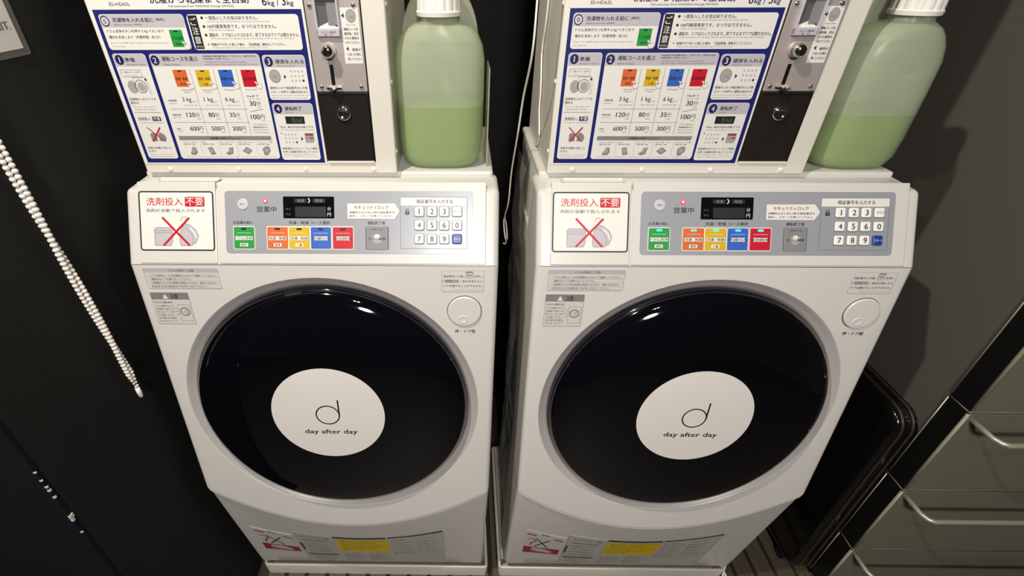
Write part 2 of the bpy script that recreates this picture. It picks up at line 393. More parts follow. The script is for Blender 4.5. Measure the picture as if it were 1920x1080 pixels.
    for u0, u1, m in ((-.1255, -.0925, 'white_ink'), (-.0710, -.0378, 'white_ink'), (-.0357, -.0025, 'white_ink'), (-.0003, .0322, 'white_ink'), (.0354, .0680, 'white_ink'), (.0893, .1245, 'ink_soft')):
        p.rect(u0 - .0012, u1 + .0012, .0637, .1012, m, 1, .0025)
    q = Print(FC.p, p.mb, W + .0010)
    for t, t2, u0, u1 in (('ドラム洗浄', '無料', -.1255, -.0925), ('洗濯・乾燥', '標準', -.0710, -.0378), ('洗濯・乾燥', '少量', -.0357, -.0025), ('洗濯のみ', '', -.0003, .0322), ('追加乾燥', '', .0354, .0680)):
        c = (u0 + u1) / 2
        for k in range(5 if len(t) > 4 else 4):
            n = 5 if len(t) > 4 else 4; a = c + (k - (n - 1) / 2) * .0058
            q.rect(a - .0027, a + .0027, .0800, .0862, 'white_ink', 2, .0008)
        q.text(t, c - .0138, c + .0138, .0808, .0854, 'ink', 4, bold=.006)
        q.line((c - .0115, .0748), (c + .0115, .0748), .0005, 'white_ink', 2)
        if t2: q.rect(c - .0065, c + .0065, .0912, .0965, 'white_ink', 2, .0008); q.text(t2, c - .0045, c + .0045, .0919, .0958, 'ink', 4, bold=.006)
    q.disc(.1070, .0832, .0078, 'coin_grey', 2); q.disc(.1070, .0800, .0040, 'white_ink', 3); q.text('ロック解除', .0935, .1205, .0812, .0856, 'ink', 4, bold=.010); q.text('暗証番号入力後', .0975, .1165, .0675, .0695, 'ink', 3)
    q = Print(FC.p, p.mb, W + .0008)
    q.rect(-.0260, -.0060, .0198, .0262, 'lcd_grey', 1, .001); q.rect(.0040, .0240, .0198, .0262, 'lcd_grey', 1, .001)
    q.text('洗濯', -.0215, -.0100, .0205, .0255, 'ink_grey'); q.text('乾燥', .0080, .0195, .0205, .0255, 'ink_grey')
    q.path([(-.0035, .0190), (-.0005, .0228), (-.0035, .0266)], .0014, 'white_ink', 3)
    q.rect(-.0250, .0250, .0325, .0490, 'lcd_grey', 1, .001)
    q.text('分', .0272, .0332, .0330, .0390, 'label_paper', bold=.01); q.text('円', .0272, .0332, .0420, .0480, 'label_paper', bold=.01)
    q.text('残り', -.0400, -.0320, .0350, .0380, 'ink_soft'); q.text('料金', -.0400, -.0320, .0430, .0460, 'ink_soft')
    q = Print(FC.p, p.mb, W + .0022); q.text('運転入', -.1140, -.1050, .0270, .0300, 'ink_grey')
    p.build('panel_lettering', ov, B)
    # --- front panel with the round opening
    mb = MB(); bnd = []
    nv = 24; side_v = [arcv(.28) * i / nv for i in range(nv + 1)]; ax = [-.28 + .56 * i / 24 for i in range(25)]
    bnd += [(x, .0010) for x in ax]; bnd += [(.28, max(v, .0010)) for v in side_v[1:]]; bnd += [(x, arcv(x)) for x in reversed(ax[:-1])]; bnd += [(-.28, v) for v in reversed(side_v[1:-1])]
    n = len(bnd); ang = [math.atan2(v - DOOR_V, x) for x, v in bnd]
    def ringpts(r, w): return [FD.p(r * math.cos(a), DOOR_V + r * math.sin(a), w) for a in ang]
    outer = [FD.p(x, v, 0) for x, v in bnd]
    mb.loft([outer, ringpts(RING_R + .0022, 0)], 'panel_white'); mb.loft([ringpts(RING_R + .0022, 0), ringpts(RING_R + .0008, -.0014)], 'panel_white')
    for sgn in (-1, 1):
        cols = [sgn * abs(c) for c in reversed(COLS)]; rings = []
        for x in cols:
            rings.append([FD.p(x, max(.0010, arcv(x) * i / nv), -cham(x)) for i in range(nv + 1)])
        rings.append([Vector((sgn * .304, seam_y(q_.z - ZF), q_.z)) for q_ in rings[-1]])
        rings.append([Vector((sgn * .288, q_.y, q_.z)) for q_ in rings[-1]])
        mb.loft(rings[:-1], 'panel_white', closed=False, smooth=True); mb.loft(rings[-2:], 'panel_white', closed=False)
    mb.loft([[FD.p(x, arcv(x), -cham(x)) for x in XS], [FD.p(x, arcv(x) + .0010, -.0022 - cham(x)) for x in XS], [FD.p(x, arcv(x) + .0095, -.0026 - cham(x)) for x in XS], [FD.p(x, arcv(x) + .0105, -.0060 - cham(x)) for x in XS]], 'panel_white', closed=False)
    fp = mb.build('front_panel', root, B); smooth_by(fp, 22)
    mb = MB(); N = 96
    def cring(r, w, v=DOOR_V): return [FD.p(r * math.cos(2 * math.pi * i / N), v + r * math.sin(2 * math.pi * i / N), w) for i in range(N)]
    mb.loft([cring(RING_R + .001, -.0004), cring(RING_R - .001, -.0016), cring(RING_R - .005, -.0050), cring(RING_R - .010, -.0085), cring(RING_R - .0155, -.0110), cring(RIM_R + .0018, -.0135), cring(RIM_R - .006, -.020)], 'surround_silver', smooth=True)
    mb.build('door_surround', root, B)
    # --- door
    mb = MB(); rr = [RIM_R, .2535, .246, .232, .2, .15, .1, .05, .02]
    mb.loft([cring(RIM_R - .002, -.018), cring(RIM_R, -.012)] + [cring(r, dome(r)) for r in rr], 'door_black', False, True, True)
    door = mb.build('door', root, B, recalc=True); smooth_by(door, 60); door['label'] = 'glossy black round door'
    mb = MB(); mb.loft([cring(RIM_R - .0005, -.010), cring(RIM_R + .0014, -.008), cring(RIM_R + .0016, -.001), cring(RIM_R - .0005, .0012)], 'door_rim', smooth=True); mb.build('door_rim', door, B)
    SV = .2855
    def on_door(u, v, w=0.0): return FD.p(u, v, dome(math.hypot(u, v - DOOR_V)) + w)
    mb = MB(); rg = []
    for r in (.104, .0775, .052, .026): rg.append([on_door(r * math.cos(2 * math.pi * i / 72), SV + r * math.sin(2 * math.pi * i / 72), .0006) for i in range(72)])
    mb.loft(rg, 'sticker_white', False, True, True); stk = mb.build('round_sticker', door, B); stk['label'] = 'round white sticker with a thin d'
    p = Print(on_door, w=.0008)
    p.ring(circ(-.0008, .2855, .0224, 48), circ(-.0008, .2855, .0200, 48), 'ink'); p.line((.0205, .2505), (.0205, .2870), .0027, 'ink', 2)
    p.text('day after day', -.0485, .0500, .3200, .3335, 'ink', bold=.012)
    p.build('sticker_lettering', door, B)
    # --- door button, with ring groove and finger dimple
    mb = MB(); slab(mb, FD, C_(.2487, .0850, .0298, 48), -.002, .0009, 'ink_soft', .0005); mb.build('button_gap', root, B)
    mb = MB(); F2 = FD
    rg = []
    for r, w in ((.0286, -.001), (.0286, .0022), (.0280, .0032), (.0268, .0038), (.018, .0038)):
        rg.append([FD.p(.2487 + r * math.cos(2 * math.pi * i / 48), .0850 + r * math.sin(2 * math.pi * i / 48), w) for i in range(48)])
    mb.loft(rg, 'panel_white', True, True); btn = mb.build('door_button', root, B)
    mb = MB(); rg = []
    for r, w in ((.0085, .0039), (.0078, .0050), (.0068, .0046), (.003, .0040)):
        rg.append([FD.p(.2467 + r * math.cos(2 * math.pi * i / 24), .1000 + r * .9 * math.sin(2 * math.pi * i / 24), w) for i in range(24)])
    mb.loft(rg, 'panel_white', False, True, True); mb.build('finger_dimple', btn, B)
    p = Print(FD.p, w=.0002); p.text('押・ドア開', .2325, .2675, .1222, .1292, 'ink', bold=.010); p.build('button_lettering', root, B)
    # --- paper labels on the door panel
    def label(name, ol, m, par=root, F=FD):
        mb = MB(); slab(mb, F, ol, 0, .0004, m, .0001); return mb.build(name, par, B)
    l1 = label('instruction_label', R_(-.2830, -.1575, .0065, .0450, .002), 'label_paper')
    p = Print(FD.p, w=.0004); p.rect(-.2820, -.1585, .0072, .0142, 'lilac', 1); p.text('ドラム洗浄のご注意', -.2400, -.1980, .0085, .0130, 'ink_soft')
    for i, t in enumerate(('・ドラム洗浄コースは洗濯物を入れないで運転してください。', '・運転中はドアを開けないでください。', '・洗濯物の入れすぎは故障の原因になります。 脱水できません', '　お急ぎの方は係員までお申し付けください。')):
        v = .0178 + i * .0067; p.text(t, -.2755, (-.163, -.205, -.165, -.180)[i], v, v + .0042, 'ink_soft'); p.line((-.2800, v + .0054), (-.1600, v + .0054), .0004, 'coin_grey')
    p.frame(-.2826, -.1580, .0068, .0446, .0005, 'coin_grey', 2); p.build('label_print', l1, B)
    l2 = label('caution_label', R_(-.2840, -.2185, .0515, .1145, .002), 'label_paper')
    p = Print(FD.p, w=.0004); p.rect(-.2834, -.2190, .0520, .0655, 'ink_grey', 1)
    p.poly([(-.2640, .0640), (-.2590, .0548), (-.2540, .0640)], 'white_ink', 2); p.text('注意', -.2500, -.2370, .0545, .0635, 'ink', bold=.01)
    p.text('やけどの恐れあり', -.2810, -.2500, .0690, .0728, 'ink', bold=.01)
    for i, t in enumerate(('ドアに触れないで', '洗濯終了後すぐは', '熱くなっています', 'ご注意ください。', 'お子様の手が届か', 'ないようにして')):
        v = .0760 + i * .0060; p.text(t, -.2805, -.2500, v, v + .0038, 'ink_soft')
    p.frame(-.2425, -.2215, .0755, .1080, .0006, 'ink_grey', 1, .001); p.disc(-.2320, .0890, .0085, 'ink_grey', 2); p.disc(-.2320, .0890, .0062, 'label_paper', 3); p.disc(-.2295, .0890, .0050, 'lilac', 4)
    p.path([(-.2480, .0800), (-.2430, .0850)], .0006, 'ink_soft', 2); p.path([(-.2490, .0880), (-.2430, .0890)], .0006, 'ink_soft', 2); p.path([(-.2480, .0960), (-.2430, .0930)], .0006, 'ink_soft', 2)
    p.frame(-.2837, -.2188, .0518, .1142, .0005, 'ink_grey', 2); p.build('label_print', l2, B)
    l3 = label('unlock_label', R_(.2108, .2805, .0085, .0480, .002), 'panel_white')
    p = Print(FD.p, w=.0004); p.frame(.2108, .2805, .0085, .0480, .0007, 'coin_grey', 1)
    p.text('暗証番号入力後、', .2140, .2480, .0170, .0210, 'ink_soft', bold=.01); p.rect(.2505, .2625, .0105, .0225, 'ink_grey', 1, .001); p.rect(.2512, .2618, .0130, .0218, 'label_paper', 2); p.text('解除', .2525, .2605, .0150, .0195, 'ink_soft', 3); p.text('を押し、', .2640, .2785, .0170, .0210, 'ink_soft', bold=.01)
    p.text('「', .2120, .2145, .0260, .0300, 'ink_soft'); p.rect(.2160, .2385, .0255, .0308, 'ink_grey', 1, .001); p.text('ロック解除', .2175, .2370, .0263, .0300, 'white_ink', 3); p.text('」表示が消えると', .2400, .2780, .0260, .0302, 'ink_soft', bold=.010)
    p.text('ドアを開けることができます。', .2140, .2780, .0345, .0388, 'ink_soft', bold=.01); p.line((.2300, .0440), (.2780, .0440), .0006, 'coin_grey'); p.build('label_print', l3, B)
    # --- lower panel
    mb = MB(); rows = 10
    rings = [[low(x, i / rows) for x in XS] for i in range(rows + 1)]
    rings.append([Vector((x, P4[0] + .006 + cham(x), P4[1] + ZF - .006)) for x in XS]); rings.append([Vector((x, P4[0] + .03, P4[1] + ZF - .026)) for x in XS]); rings.append([Vector((x, P4[0] + .09, P4[1] + ZF - .028)) for x in XS])
    mb.loft(rings, 'panel_white', closed=False)
    for sgn in (0, -1):
        a = [r[sgn] for r in rings[:-2]]; x = -.304 if sgn == 0 else .304
        mb.loft([a, [Vector((x, seam_y(q_.z - ZF), q_.z)) for q_ in a], [Vector((x * .96, seam_y(q_.z - ZF), q_.z)) for q_ in a]], 'panel_white', closed=False)
    lo = mb.build('lower_panel', root, B); smooth_by(lo, 35)
    def curved(name, x0, x1, s0, s1, m):
        mb = MB(); n = 16; r0 = [low(x0 + (x1 - x0) * i / n, s0, .0006) for i in range(n + 1)]; r1 = [low(x0 + (x1 - x0) * i / n, s1, .0006) for i in range(n + 1)]
        b0 = [low(x0 + (x1 - x0) * i / n, s0, -.0004) for i in range(n + 1)]; b1 = [low(x0 + (x1 - x0) * i / n, s1, -.0004) for i in range(n + 1)]
        mb.loft([b0, r0, r1, b1], m, closed=False); return mb.build(name, root, B)
    def fl(u, s, w): return low(u, s, w)
    a = curved('warning_label', -.266, -.167, .425, .805, 'label_paper')
    p = Print(fl, w=.0008); p.line((-.262, .475), (-.172, .500), .016, 'dark_red'); p.rect(-.264, -.172, .675, .775, 'dark_red'); p.line((-.238, .520), (-.205, .655), .004, 'ink', 2); p.line((-.204, .520), (-.238, .655), .004, 'ink', 3)
    p.path([(-.256, .545), (-.246, .530), (-.236, .560), (-.246, .60), (-.250, .64)], .004, 'dark_red', 2); p.text('分解修理禁止', -.245, -.19, .700, .750, 'label_paper'); p.text('警告', -.228, -.208, .432, .455, 'ink_soft'); p.build('label_print', a, B)
    a = curved('specification_label', -.163, .203, .355, .995, 'label_faded')
    p = Print(fl, w=.0008)
    p.rect(-.065, .066, .400, .700, 'label_yellow', 1, nx=8)
    for i in range(5): p.text(('設置するときはアース線を必ず取り付けてください', '電源プラグは根元まで確実に差し込む', '水栓を閉めてからお手入れをしてください 水漏れのおそれ', '専用のコンセントを使用し交流100ボルト', '転倒防止のため水平に')[i], -.055, (.055, .03, .058, .040, -.0)[i], .425 + i * .052, .450 + i * .052, 'ink_soft', 2)
    p.rect(-.068, .062, .350, .378, 'ink', 1, nx=8); p.rect(.066, .200, .350, .376, 'ink_soft', 1, nx=8); p.rect(-.093 - .068, -.155, .56, .72, 'ink_soft'); p.rect(-.155, -.078, .800, .825, 'ink_soft', nx=4)
    p.text('コインランドリー専用', -.150, -.080, .40, .43, 'ink_soft'); p.text('全自動電気洗濯乾燥機', -.150, -.085, .47, .50, 'ink_grey')
    for j, (u0, u1) in enumerate(((-.148, -.075), (.072, .128), (.136, .196), (-.060, -.002), (.004, .060), (-.150, -.080))):
        for i in range(6 if j in (1, 2) else 4):
            v = (.54, .42, .42, .75, .75, .85)[j] + i * (.062 if j < 3 else .052)
            if v < .975: p.text(random.choice(('本体の上に物を置かない', 'ドアにぶら下がらない', '引火物を近づけない', '子供だけで使わせない', '感電の原因になります')), u0, u1 - random.random() * .018, v, v + .026, 'ink_grey', 2)
    p.frame(-.163, .203, .355, .995, .0006, 'ink_grey', 1, .0005)
    p.build('label_print', a, B)
    return root

def tree(o):
    r = [o]
    for c in o.children: r += tree(c)
    return r
def copy_tree(o, parent=None):
    c = o.copy(); COL.objects.link(c); c.parent = parent
    for ch in o.children: copy_tree(ch, c)
    return c

# ------------------------------------------------------------------ the setting
mb = MB(); mb.box(-2.2, 2.6, -2.6, .75, -.05, -.012, 'floor_dark'); floor = struct(mb.build('floor'))
slat_me = None
x = -.280
while x < 2.2:
    if slat_me is None:
        mb = MB(); mb.rbox(-.0235, .0235, -.38, .38, -.012, 0, 'slat_wood', .002); s = mb.build('floor_slat', floor); slat_me = s.data
    else:
        s = bpy.data.objects.new('floor_slat', slat_me); COL.objects.link(s); s.parent = floor
    s.location = (x, .33, 0); x += .058
mb = MB(); mb.box(-1.6, -.335, -.268, .72, 0, 2.5, 'wall_black'); wl = struct(mb.build('wall_left'))
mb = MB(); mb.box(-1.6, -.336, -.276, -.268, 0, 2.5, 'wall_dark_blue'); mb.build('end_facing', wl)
mb = MB()
for z, w in ((-.165, .0012), (-.183, .0012), (-.198, .0016), (-.206, .0020), (-.222, .0018), (-.272, .0040), (-.280, .0024), (-.312, .0012)):
    mb.box(-.338, -.3342, -.2768, -.2765 + w * 1.5, z + ZF - w, z + ZF + w * .8, 'chip_white')
c = mb.build('paint_chip', wl); c['kind'] = 'stuff'
mb = MB(); mb.box(-.335, 2.4, .72, .78, 0, 2.5, 'wall_black'); struct(mb.build('wall_back'))

# ------------------------------------------------------------------ washing machines
wm1 = make_machine()
wm2 = copy_tree(wm1); wm2.location.x += PITCH
wm2['label'] = 'white drum washer-dryer, the right of the two, its course lamps lit cyan'
lit = None
for o in tree(wm2):
    if o.name.startswith('indicator_lamp'):
        o.data = o.data.copy(); o.data.materials[0] = MATS['lamp_cyan']

# ------------------------------------------------------------------ pans under the machines
def pan(x, label):
    r = empty('drip_pan', (x, .2, 0), label, 'pan', 'white drip pans under the machines'); b = (x, .2, 0)
    mb = MB(); F = Fr((0, 0, 0), (1, 0, 0), (0, 1, 0), (0, 0, 1))
    X0, X1, Y0, Y1 = x - .314, x + .314, .010, .42
    mb.loft([[F.p(u, v, w) for u, v in rrect(X0 + i, X1 - i, Y0 + i, Y1 - i, max(.012 - i, .004))] for w, i in ((0.0, .003), (.040, 0), (.048, .001), (.050, .004), (.048, .008), (.014, .014))], 'tray_white', True, True)
    o = mb.build('tray', r, b); smooth_by(o)
    return r
pan(.0065, 'white drip pan under the left machine'); pan(.0065 + PITCH - .012, 'white drip pan under the right machine')

# ------------------------------------------------------------------ coin boxes
BY = .101
FB = Fr((0, BY, ZF), (1, 0, 0), (0, 0, -1), (0, -1, 0))          # u = x, v = -z
def make_box():
    B = Vector((-.074, .24, ZF + .1165)); root = empty('coin_box', B, 'white coin control box with blue-framed instruction board on the left machine', 'coin box', 'coin boxes on the machines')
    mb = MB(); mb.rbox(-.2832, .1346, BY + .012, .372, ZF + .1170, ZF + .80, 'film_box', .0025); mb.build('cabinet', root, B)  # unseen upper part made taller to throw shade on the drawer cabinet's side
    mb = MB(); mb.rbox(-.2842, .1356, BY, BY + .014, ZF + .1172, ZF + .801, 'film_box', .002); fr = mb.build('front_cover', root, B)
    for x in (-.2426, -.1286, -.0165, .0973):
        mb = MB(); F = Fr((x, BY, ZF + .1245), (1, 0, 0), (0, 0, -1), (0, -1, 0))
        mb.loft([[F.p(u, v, w) for u, v in circ(0, 0, r, 16)] for r, w in ((.0042, 0), (.0040, .0012), (.0028, .0024), (.0012, .0026))], 'white_ink', False, True, True); s = mb.build('screw', fr, B)
    for sx in (-1, 1):
        for z in (.153, .2588, .361, .46):
            mb = MB(); F = Fr((-.2842 if sx < 0 else .1356, BY + .008, ZF + z), (0, 1, 0), (0, 0, -1), (sx, 0, 0))
            mb.loft([[F.p(u, v, w) for u, v in circ(0, 0, r, 12)] for r, w in ((.0036, 0), (.0034, .0012), (.002, .0022))], 'white_ink', False, True, True); mb.build('screw', fr, B)
    # instruction board
    mb = MB(); slab(mb, FB, R_(-.2810, .0218, -.425, -.1335, .001), 0, .0010, 'white_ink', .0003); bd = mb.build('instruction_board', root, B)
    U0, V0 = -.276, .136
    f = lambda u, v, w: FB.p(U0 + u, -(V0 + v), w)                    # (u, v) from the lower left corner of the blue frame, v up
    p = Print(f, w=.0010)
    def txt(t, u0, u1, vt, vb, m='ink', **k):                        # top and bottom in v-up
        q.text(t, u0, u1, -vt, -vb, m, **k)
    q = Print(lambda u, v, w: f(u, -v, w), p.mb, .0010)
    p.rect(0, .2945, 0, .2195, 'navy', 1)
    def panel(u0, u1, v0, v1, hdr=None, m='white_ink'):
        p.poly(rrect(u0, u1, v0, v1, .0045), m, 2)
        if hdr is not None:
            o = [(a, max(b, hdr)) for a, b in rrect(u0 + .0006, u1 - .0006, v0, v1 - .0006, .004)]; p.poly(o, 'lilac', 3)
    panel(.0055, .1262, .1685, .2140, .1975); panel(.1305, .2885, .1680, .2135)
    panel(.0050, .0540, .0070, .1637, .1465); panel(.0593, .2219, .0068, .1632, .1465)
    panel(.2256, .2882, .0988, .1615, .1450); panel(.2256, .2885, .0050, .0942, .0775)
    def badge(n, u, v, r=.0062):
        if n == '0': p.disc(u, v, r, 'navy_ink', 4, r * 1.1); p.disc(u, v, r * .78, 'label_paper', 5, r * .85); txt(n, u - .002, u + .002, v + .0033, v - .0033, 'navy_ink', bold=.01, l=6, fit=False)
        else: p.disc(u, v, r, 'navy_ink', 4, r * 1.1); txt(n, u - .0024, u + .0024, v + .0040, v - .0040, 'white_ink', bold=.01, l=6, fit=False)
    badge('0', .0129, .2054); badge('1', .0139, .1552); badge('2', .0665, .1545); badge('3', .2344, .1525); badge('4', .2344, .0856)
    # header
    txt('洗濯から乾燥まで全自動', .0850, .2235, .2385, .2268, 'navy_ink', bold=.015); txt('Full automatic from WASHING through DRYING.', .1098, .2020, .2250, .2215, 'ink_soft')
    txt('ES-HD63L', .0272, .0566, .2283, .2243, 'ink_soft', bold=.005)
    txt('6', .2415, .2480, .2345, .2240, 'navy_ink', bold=.01); txt('kg', .2495, .2585, .2300, .2225, 'navy_ink', bold=.01); q.line((.2625, -.2235), (.2640, -.2345), .0009, 'navy_ink', 3)
    txt('3', .2690, .2745, .2345, .2240, 'navy_ink', bold=.01); txt('kg', .2760, .2850, .2300, .2225, 'navy_ink', bold=.01)
    # panel 0
    txt('洗濯物を入れる前に', .0238, .0825, .2098, .2042, 'ink', bold=.012, l=5); txt('(無料)', .0855, .0985, .2092, .2050, 'ink', l=5); txt('Before laundry (FREE)', .0245, .0640, .2020, .1996, 'ink_soft', l=5)
    txt('ドラム洗浄ボタンを押すとAg⁺イオン水で', .0105, .0930, .1948, .1903, 'ink', bold=.014); txt('槽内を洗浄します（所要時間：約1分）', .0105, .0850, .1872, .1830, 'ink', bold=.010)
    txt('Press "ドラム洗浄" button to wash the drum with Ag ion water.', .0105, .0950, .1788, .1765, 'ink_soft'); txt('(1 minute)', .0105, .0290, .1738, .1718, 'ink_soft')
    def card(u0, u1, v0, v1, m, t, t2=''):
        p.rect(u0, u1, v0, v1, m, 3); c = (u0 + u1) / 2; p.rect(c - .0028, c + .0028, v1 - .0028, v1 - .0010, 'ink', 4)
        txt(t, u0 + .0012, u1 - .0012, v0 + .0135, v0 + .0095, 'ink', bold=.01, l=5)
        if t2: txt(t2, c - .004, c + .004, v0 + .0055, v0 + .0022, 'ink', l=5)
        p.disc(u1 + .0022, v0 + .0010, .0045, 'coin_grey', 5); p.disc(u1 + .0022, v0 + .0010, .0040, 'white_ink', 6); p.line((u1 + .001, v0 + .003), (u1 - .0035, v0 + .0072), .0018, 'white_ink', 6)
    card(.1000, .1184, .1722, .1943, 'green', 'ドラム洗浄', '無料')
    # notice panel
    p.rect(.1322, .1450, .1695, .2122, 'ink', 3)
    for i, ch in enumerate('ご注意'): txt(ch, .1342, .1430, .2095 - i * .0118, .2000 - i * .0118, 'white_ink', bold=.02, l=5)
    txt('NOTICE', .1338, .1436, .1738, .1715, 'white_ink', l=5)
    for v, t, u1, e, ue in ((.2091, '一度投入したお金は戻りません。', .2310, 'Once you put coins into the machine, the money will not be returned.', .2480), (.1983, '100円硬貨専用です。おつりはできません。', .2555, '100 yen coin only. No change given.', .1950), (.1875, '運転中、ドアはロックされます。終了するまでドアは開きません。', .2868, 'While the machine is in operation, the door will be locked. It will not open until it is finished.', .2780)):
        p.disc(.1520, v, .0018, 'ink', 3); txt(t, .1565, u1, v + .0026, v - .0024, 'ink', bold=.014); txt(e, .1580, ue, v - .0036, v - .0058, 'ink_soft')
    txt('※', .1510, .1535, .1768, .1745, 'ink'); txt('乾燥がやや甘いと感じた場合、「追加乾燥」運転をしてください。', .1565, .2640, .1773, .1735, 'ink', bold=.014); txt('If clothes feel insufficiently dried, please operate "Dry small" course.', .1580, .2370, .1720, .1700, 'ink_soft')
    # panel 1
    txt('準備', .0215, .0365, .1583, .1525, 'ink', bold=.01, l=5); txt('(Ready to Start)', .0225, .0500, .1500, .1478, 'ink_soft', l=5)
    p.frame(.0085, .0400, .1315, .1420, .0006, 'ink_grey', 3, .001); txt('ドア横のボタンを押す', .0105, .0380, .1398, .1368, 'ink_soft'); txt('Push the button', .0130, .0350, .1350, .1333, 'ink_grey')
    p.disc(.0195, .1175, .0072, 'coin_grey', 3, .0092); p.disc(.0325, .1185, .0090, 'ink_grey', 3, .0098); p.disc(.0325, .1185, .0078, 'label_paper', 4, .0086); p.disc(.0332, .1180, .0055, 'coin_grey', 5, .0062); p.path([(.0235, .1260), (.0240, .1310), (.0425, .1310), (.0435, .1060)], .0006, 'ink_grey', 3); p.path([(.0400, .1330), (.0450, .1290), (.0460, .1060)], .0005, 'coin_grey', 3); p.disc(.0425, .1280, .0016, 'ink', 4)
    txt('洗濯物を入れてドアを', .0075, .0485, .1020, .0980, 'ink', bold=.01); txt('閉める', .0078, .0195, .0965, .0925, 'ink', bold=.01); txt('Put your laundry and', .0090, .0455, .0895, .0875, 'ink_soft'); txt('close the door.', .0100, .0440, .0860, .0840, 'ink_soft')
    p.line((.0078, .0802), (.0490, .0800), .0006, 'ink_soft', 3)
    txt('洗剤投入', .0100, .0300, .0730, .0680, 'ink', bold=.014); p.rect(.0325, .0462, .0672, .0740, 'navy_ink', 3, .001); txt('不要', .0335, .0452, .0732, .0682, 'white_ink', l=5, bold=.02); txt('No need to put detergent', .0100, .0490, .0655, .0635, 'ink_soft')
    p.poly([(.0205, .0355), (.0205, .0465), (.0230, .0485), (.0300, .0480), (.0300, .0355)], 'ink_grey', 3); p.poly([(.0330, .0355), (.0330, .0450), (.0370, .0500), (.0430, .0460), (.0450, .0410), (.0430, .0355)], 'ink_grey', 3); p.line((.0190, .0575), (.0410, .0350), .0016, 'dark_red', 4); p.line((.0400, .0575), (.0220, .0350), .0022, 'red', 5)
    txt('洗剤が自動で投入さ', .0085, .0480, .0265, .0228, 'ink', bold=.010); txt('れます', .0090, .0210, .0212, .0175, 'ink', bold=.010); txt('Detergent is put automatically', .0090, .0500, .0145, .0130, 'ink_soft'); txt('into the washer.', .0090, .0490, .0112, .0096, 'ink_soft')
    # panel 2
    txt('運転コースを選ぶ', .0768, .1305, .1598, .1535, 'ink', bold=.012, l=5); txt('Select Course', .0775, .1020, .1502, .1480, 'ink_soft', l=5)
    txt('※乾燥容量は衣類の種類や量によって異なります。 乾燥不足の時は', .1387, .2165, .1612, .1590, 'ink_soft', l=5, bold=.01); txt('追加乾燥をご利用ください。', .1387, .1790, .1578, .1556, 'ink_soft', l=5, bold=.01); txt('The drying time varies with the kinds of clothes', .1400, .2010, .1530, .1512, 'ink_soft', l=5); txt('and the amount. Please select an additional dry course', .1400, .2165, .1500, .1482, 'ink_soft', l=5)
    card(.0875, .1077, .1178, .1417, 'orange', '洗濯・乾燥', '標準'); card(.1215, .1422, .1178, .1416, 'yellow', '洗濯・乾燥', '少量'); card(.1560, .1767, .1178, .1416, 'blue', '洗濯のみ'); card(.1895, .2108, .1177, .1415, 'red', '追加乾燥')
    for a, b, c, d in ((.1155, .1428, .1120, .0459), (.1503, .1427, .1472, .0459), (.1841, .1427, .1826, .0459)): p.line(((a + c) / 2, b), ((a + c) / 2, d), .0006, 'ink_grey', 3)
    for c, t, t2 in ((.1010, 'Standard', 'Regular'), (.1330, 'Standard', 'Light'), (.1660, 'Wash', ''), (.1990, 'Dry small', '')):
        txt(t, c - .0080, c + .0080, .1145, .1123, 'ink_soft')
        if t2: txt(t2, c - .0060, c + .0060, .1110, .1090, 'ink_soft')
    for a, n in ((.0893, '3 kg'), (.1228, '1 kg'), (.1558, '6 kg')):
        txt(n, a, a + .0138, .1030, .0945, 'ink', bold=.010); txt('まで', a + .0148, a + .0212, .0975, .0950, 'ink_soft'); txt('(less than kg)', a + .0010, a + .0210, .0920, .0900, 'ink_soft')
    txt('洗濯容量', .0668, .0800, .0995, .0965, 'ink', bold=.01); txt('Capacity', .0668, .0790, .0945, .0925, 'ink_soft'); txt('運転時間', .0668, .0800, .0778, .0752, 'ink', bold=.01); txt('Job Time', .0672, .0790, .0735, .0715, 'ink_soft'); txt('料金', .0668, .0730, .0565, .0540, 'ink', bold=.01); txt('Charge', .0668, .0750, .0525, .0505, 'ink_soft')
    for a, n in ((.0885, '120'), (.1235, '80'), (.1565, '35')):
        w = .0142 if len(n) == 3 else .0098; txt(n, a, a + w, .0800, .0733, 'ink', bold=.014); txt('分', a + w + .0006, a + w + .0068, .0800, .0733, 'ink'); txt('min', a + w + .001, a + w + .007, .0715, .0695, 'ink_soft')
    for a, n in ((.0878, '600'), (.1222, '500'), (.1558, '300')):
        txt(n, a, a + .0140, .0588, .0520, 'ink', bold=.014); txt('円', a + .0148, a + .0210, .0588, .0520, 'ink'); txt('yen', a + .015, a + .021, .0502, .0484, 'ink_soft')
    txt('3kgまで', .1900, .2085, .1060, .1025, 'ink', bold=.014); txt('(less than 3kg)', .1910, .2090, .1010, .0992, 'ink_soft'); txt('30', .1918, .2020, .0972, .0900, 'ink', bold=.014); txt('分', .2028, .2096, .0972, .0900, 'ink'); txt('min', .2030, .2090, .0885, .0868, 'ink_soft'); p.line((.1895, .0812), (.2110, .0850), .0007, 'ink_soft', 3)
    txt('100', .1890, .2030, .0770, .0698, 'ink', bold=.014); txt('円', .2040, .2108, .0770, .0698, 'ink'); txt('yen', .2045, .2108, .0680, .0662, 'ink_soft')
    for i in range(4): txt(('（すすぎと脱水のみ）', '乾燥運転延長ボタン', '(Dry only course time', 'is fixed 30 minutes)')[i], .1890, .2125, .0630 - i * .0042, .0605 - i * .0042, 'ink' if i == 1 else 'ink_soft', bold=.01 if i == 1 else 0)
    p.line((.0665, .0853), (.1862, .0851), .0006, 'ink_grey', 3); p.line((.0665, .0652), (.1850, .0649), .0006, 'ink_grey', 3)
    p.rect(.0652, .2138, .0372, .0437, 'ink_grey', 3); txt('洗濯量の目安', .1150, .1420, .0422, .0388, 'ink', bold=.01, l=5); txt('Reference', .1440, .1640, .0420, .0390, 'ink_soft', l=5)
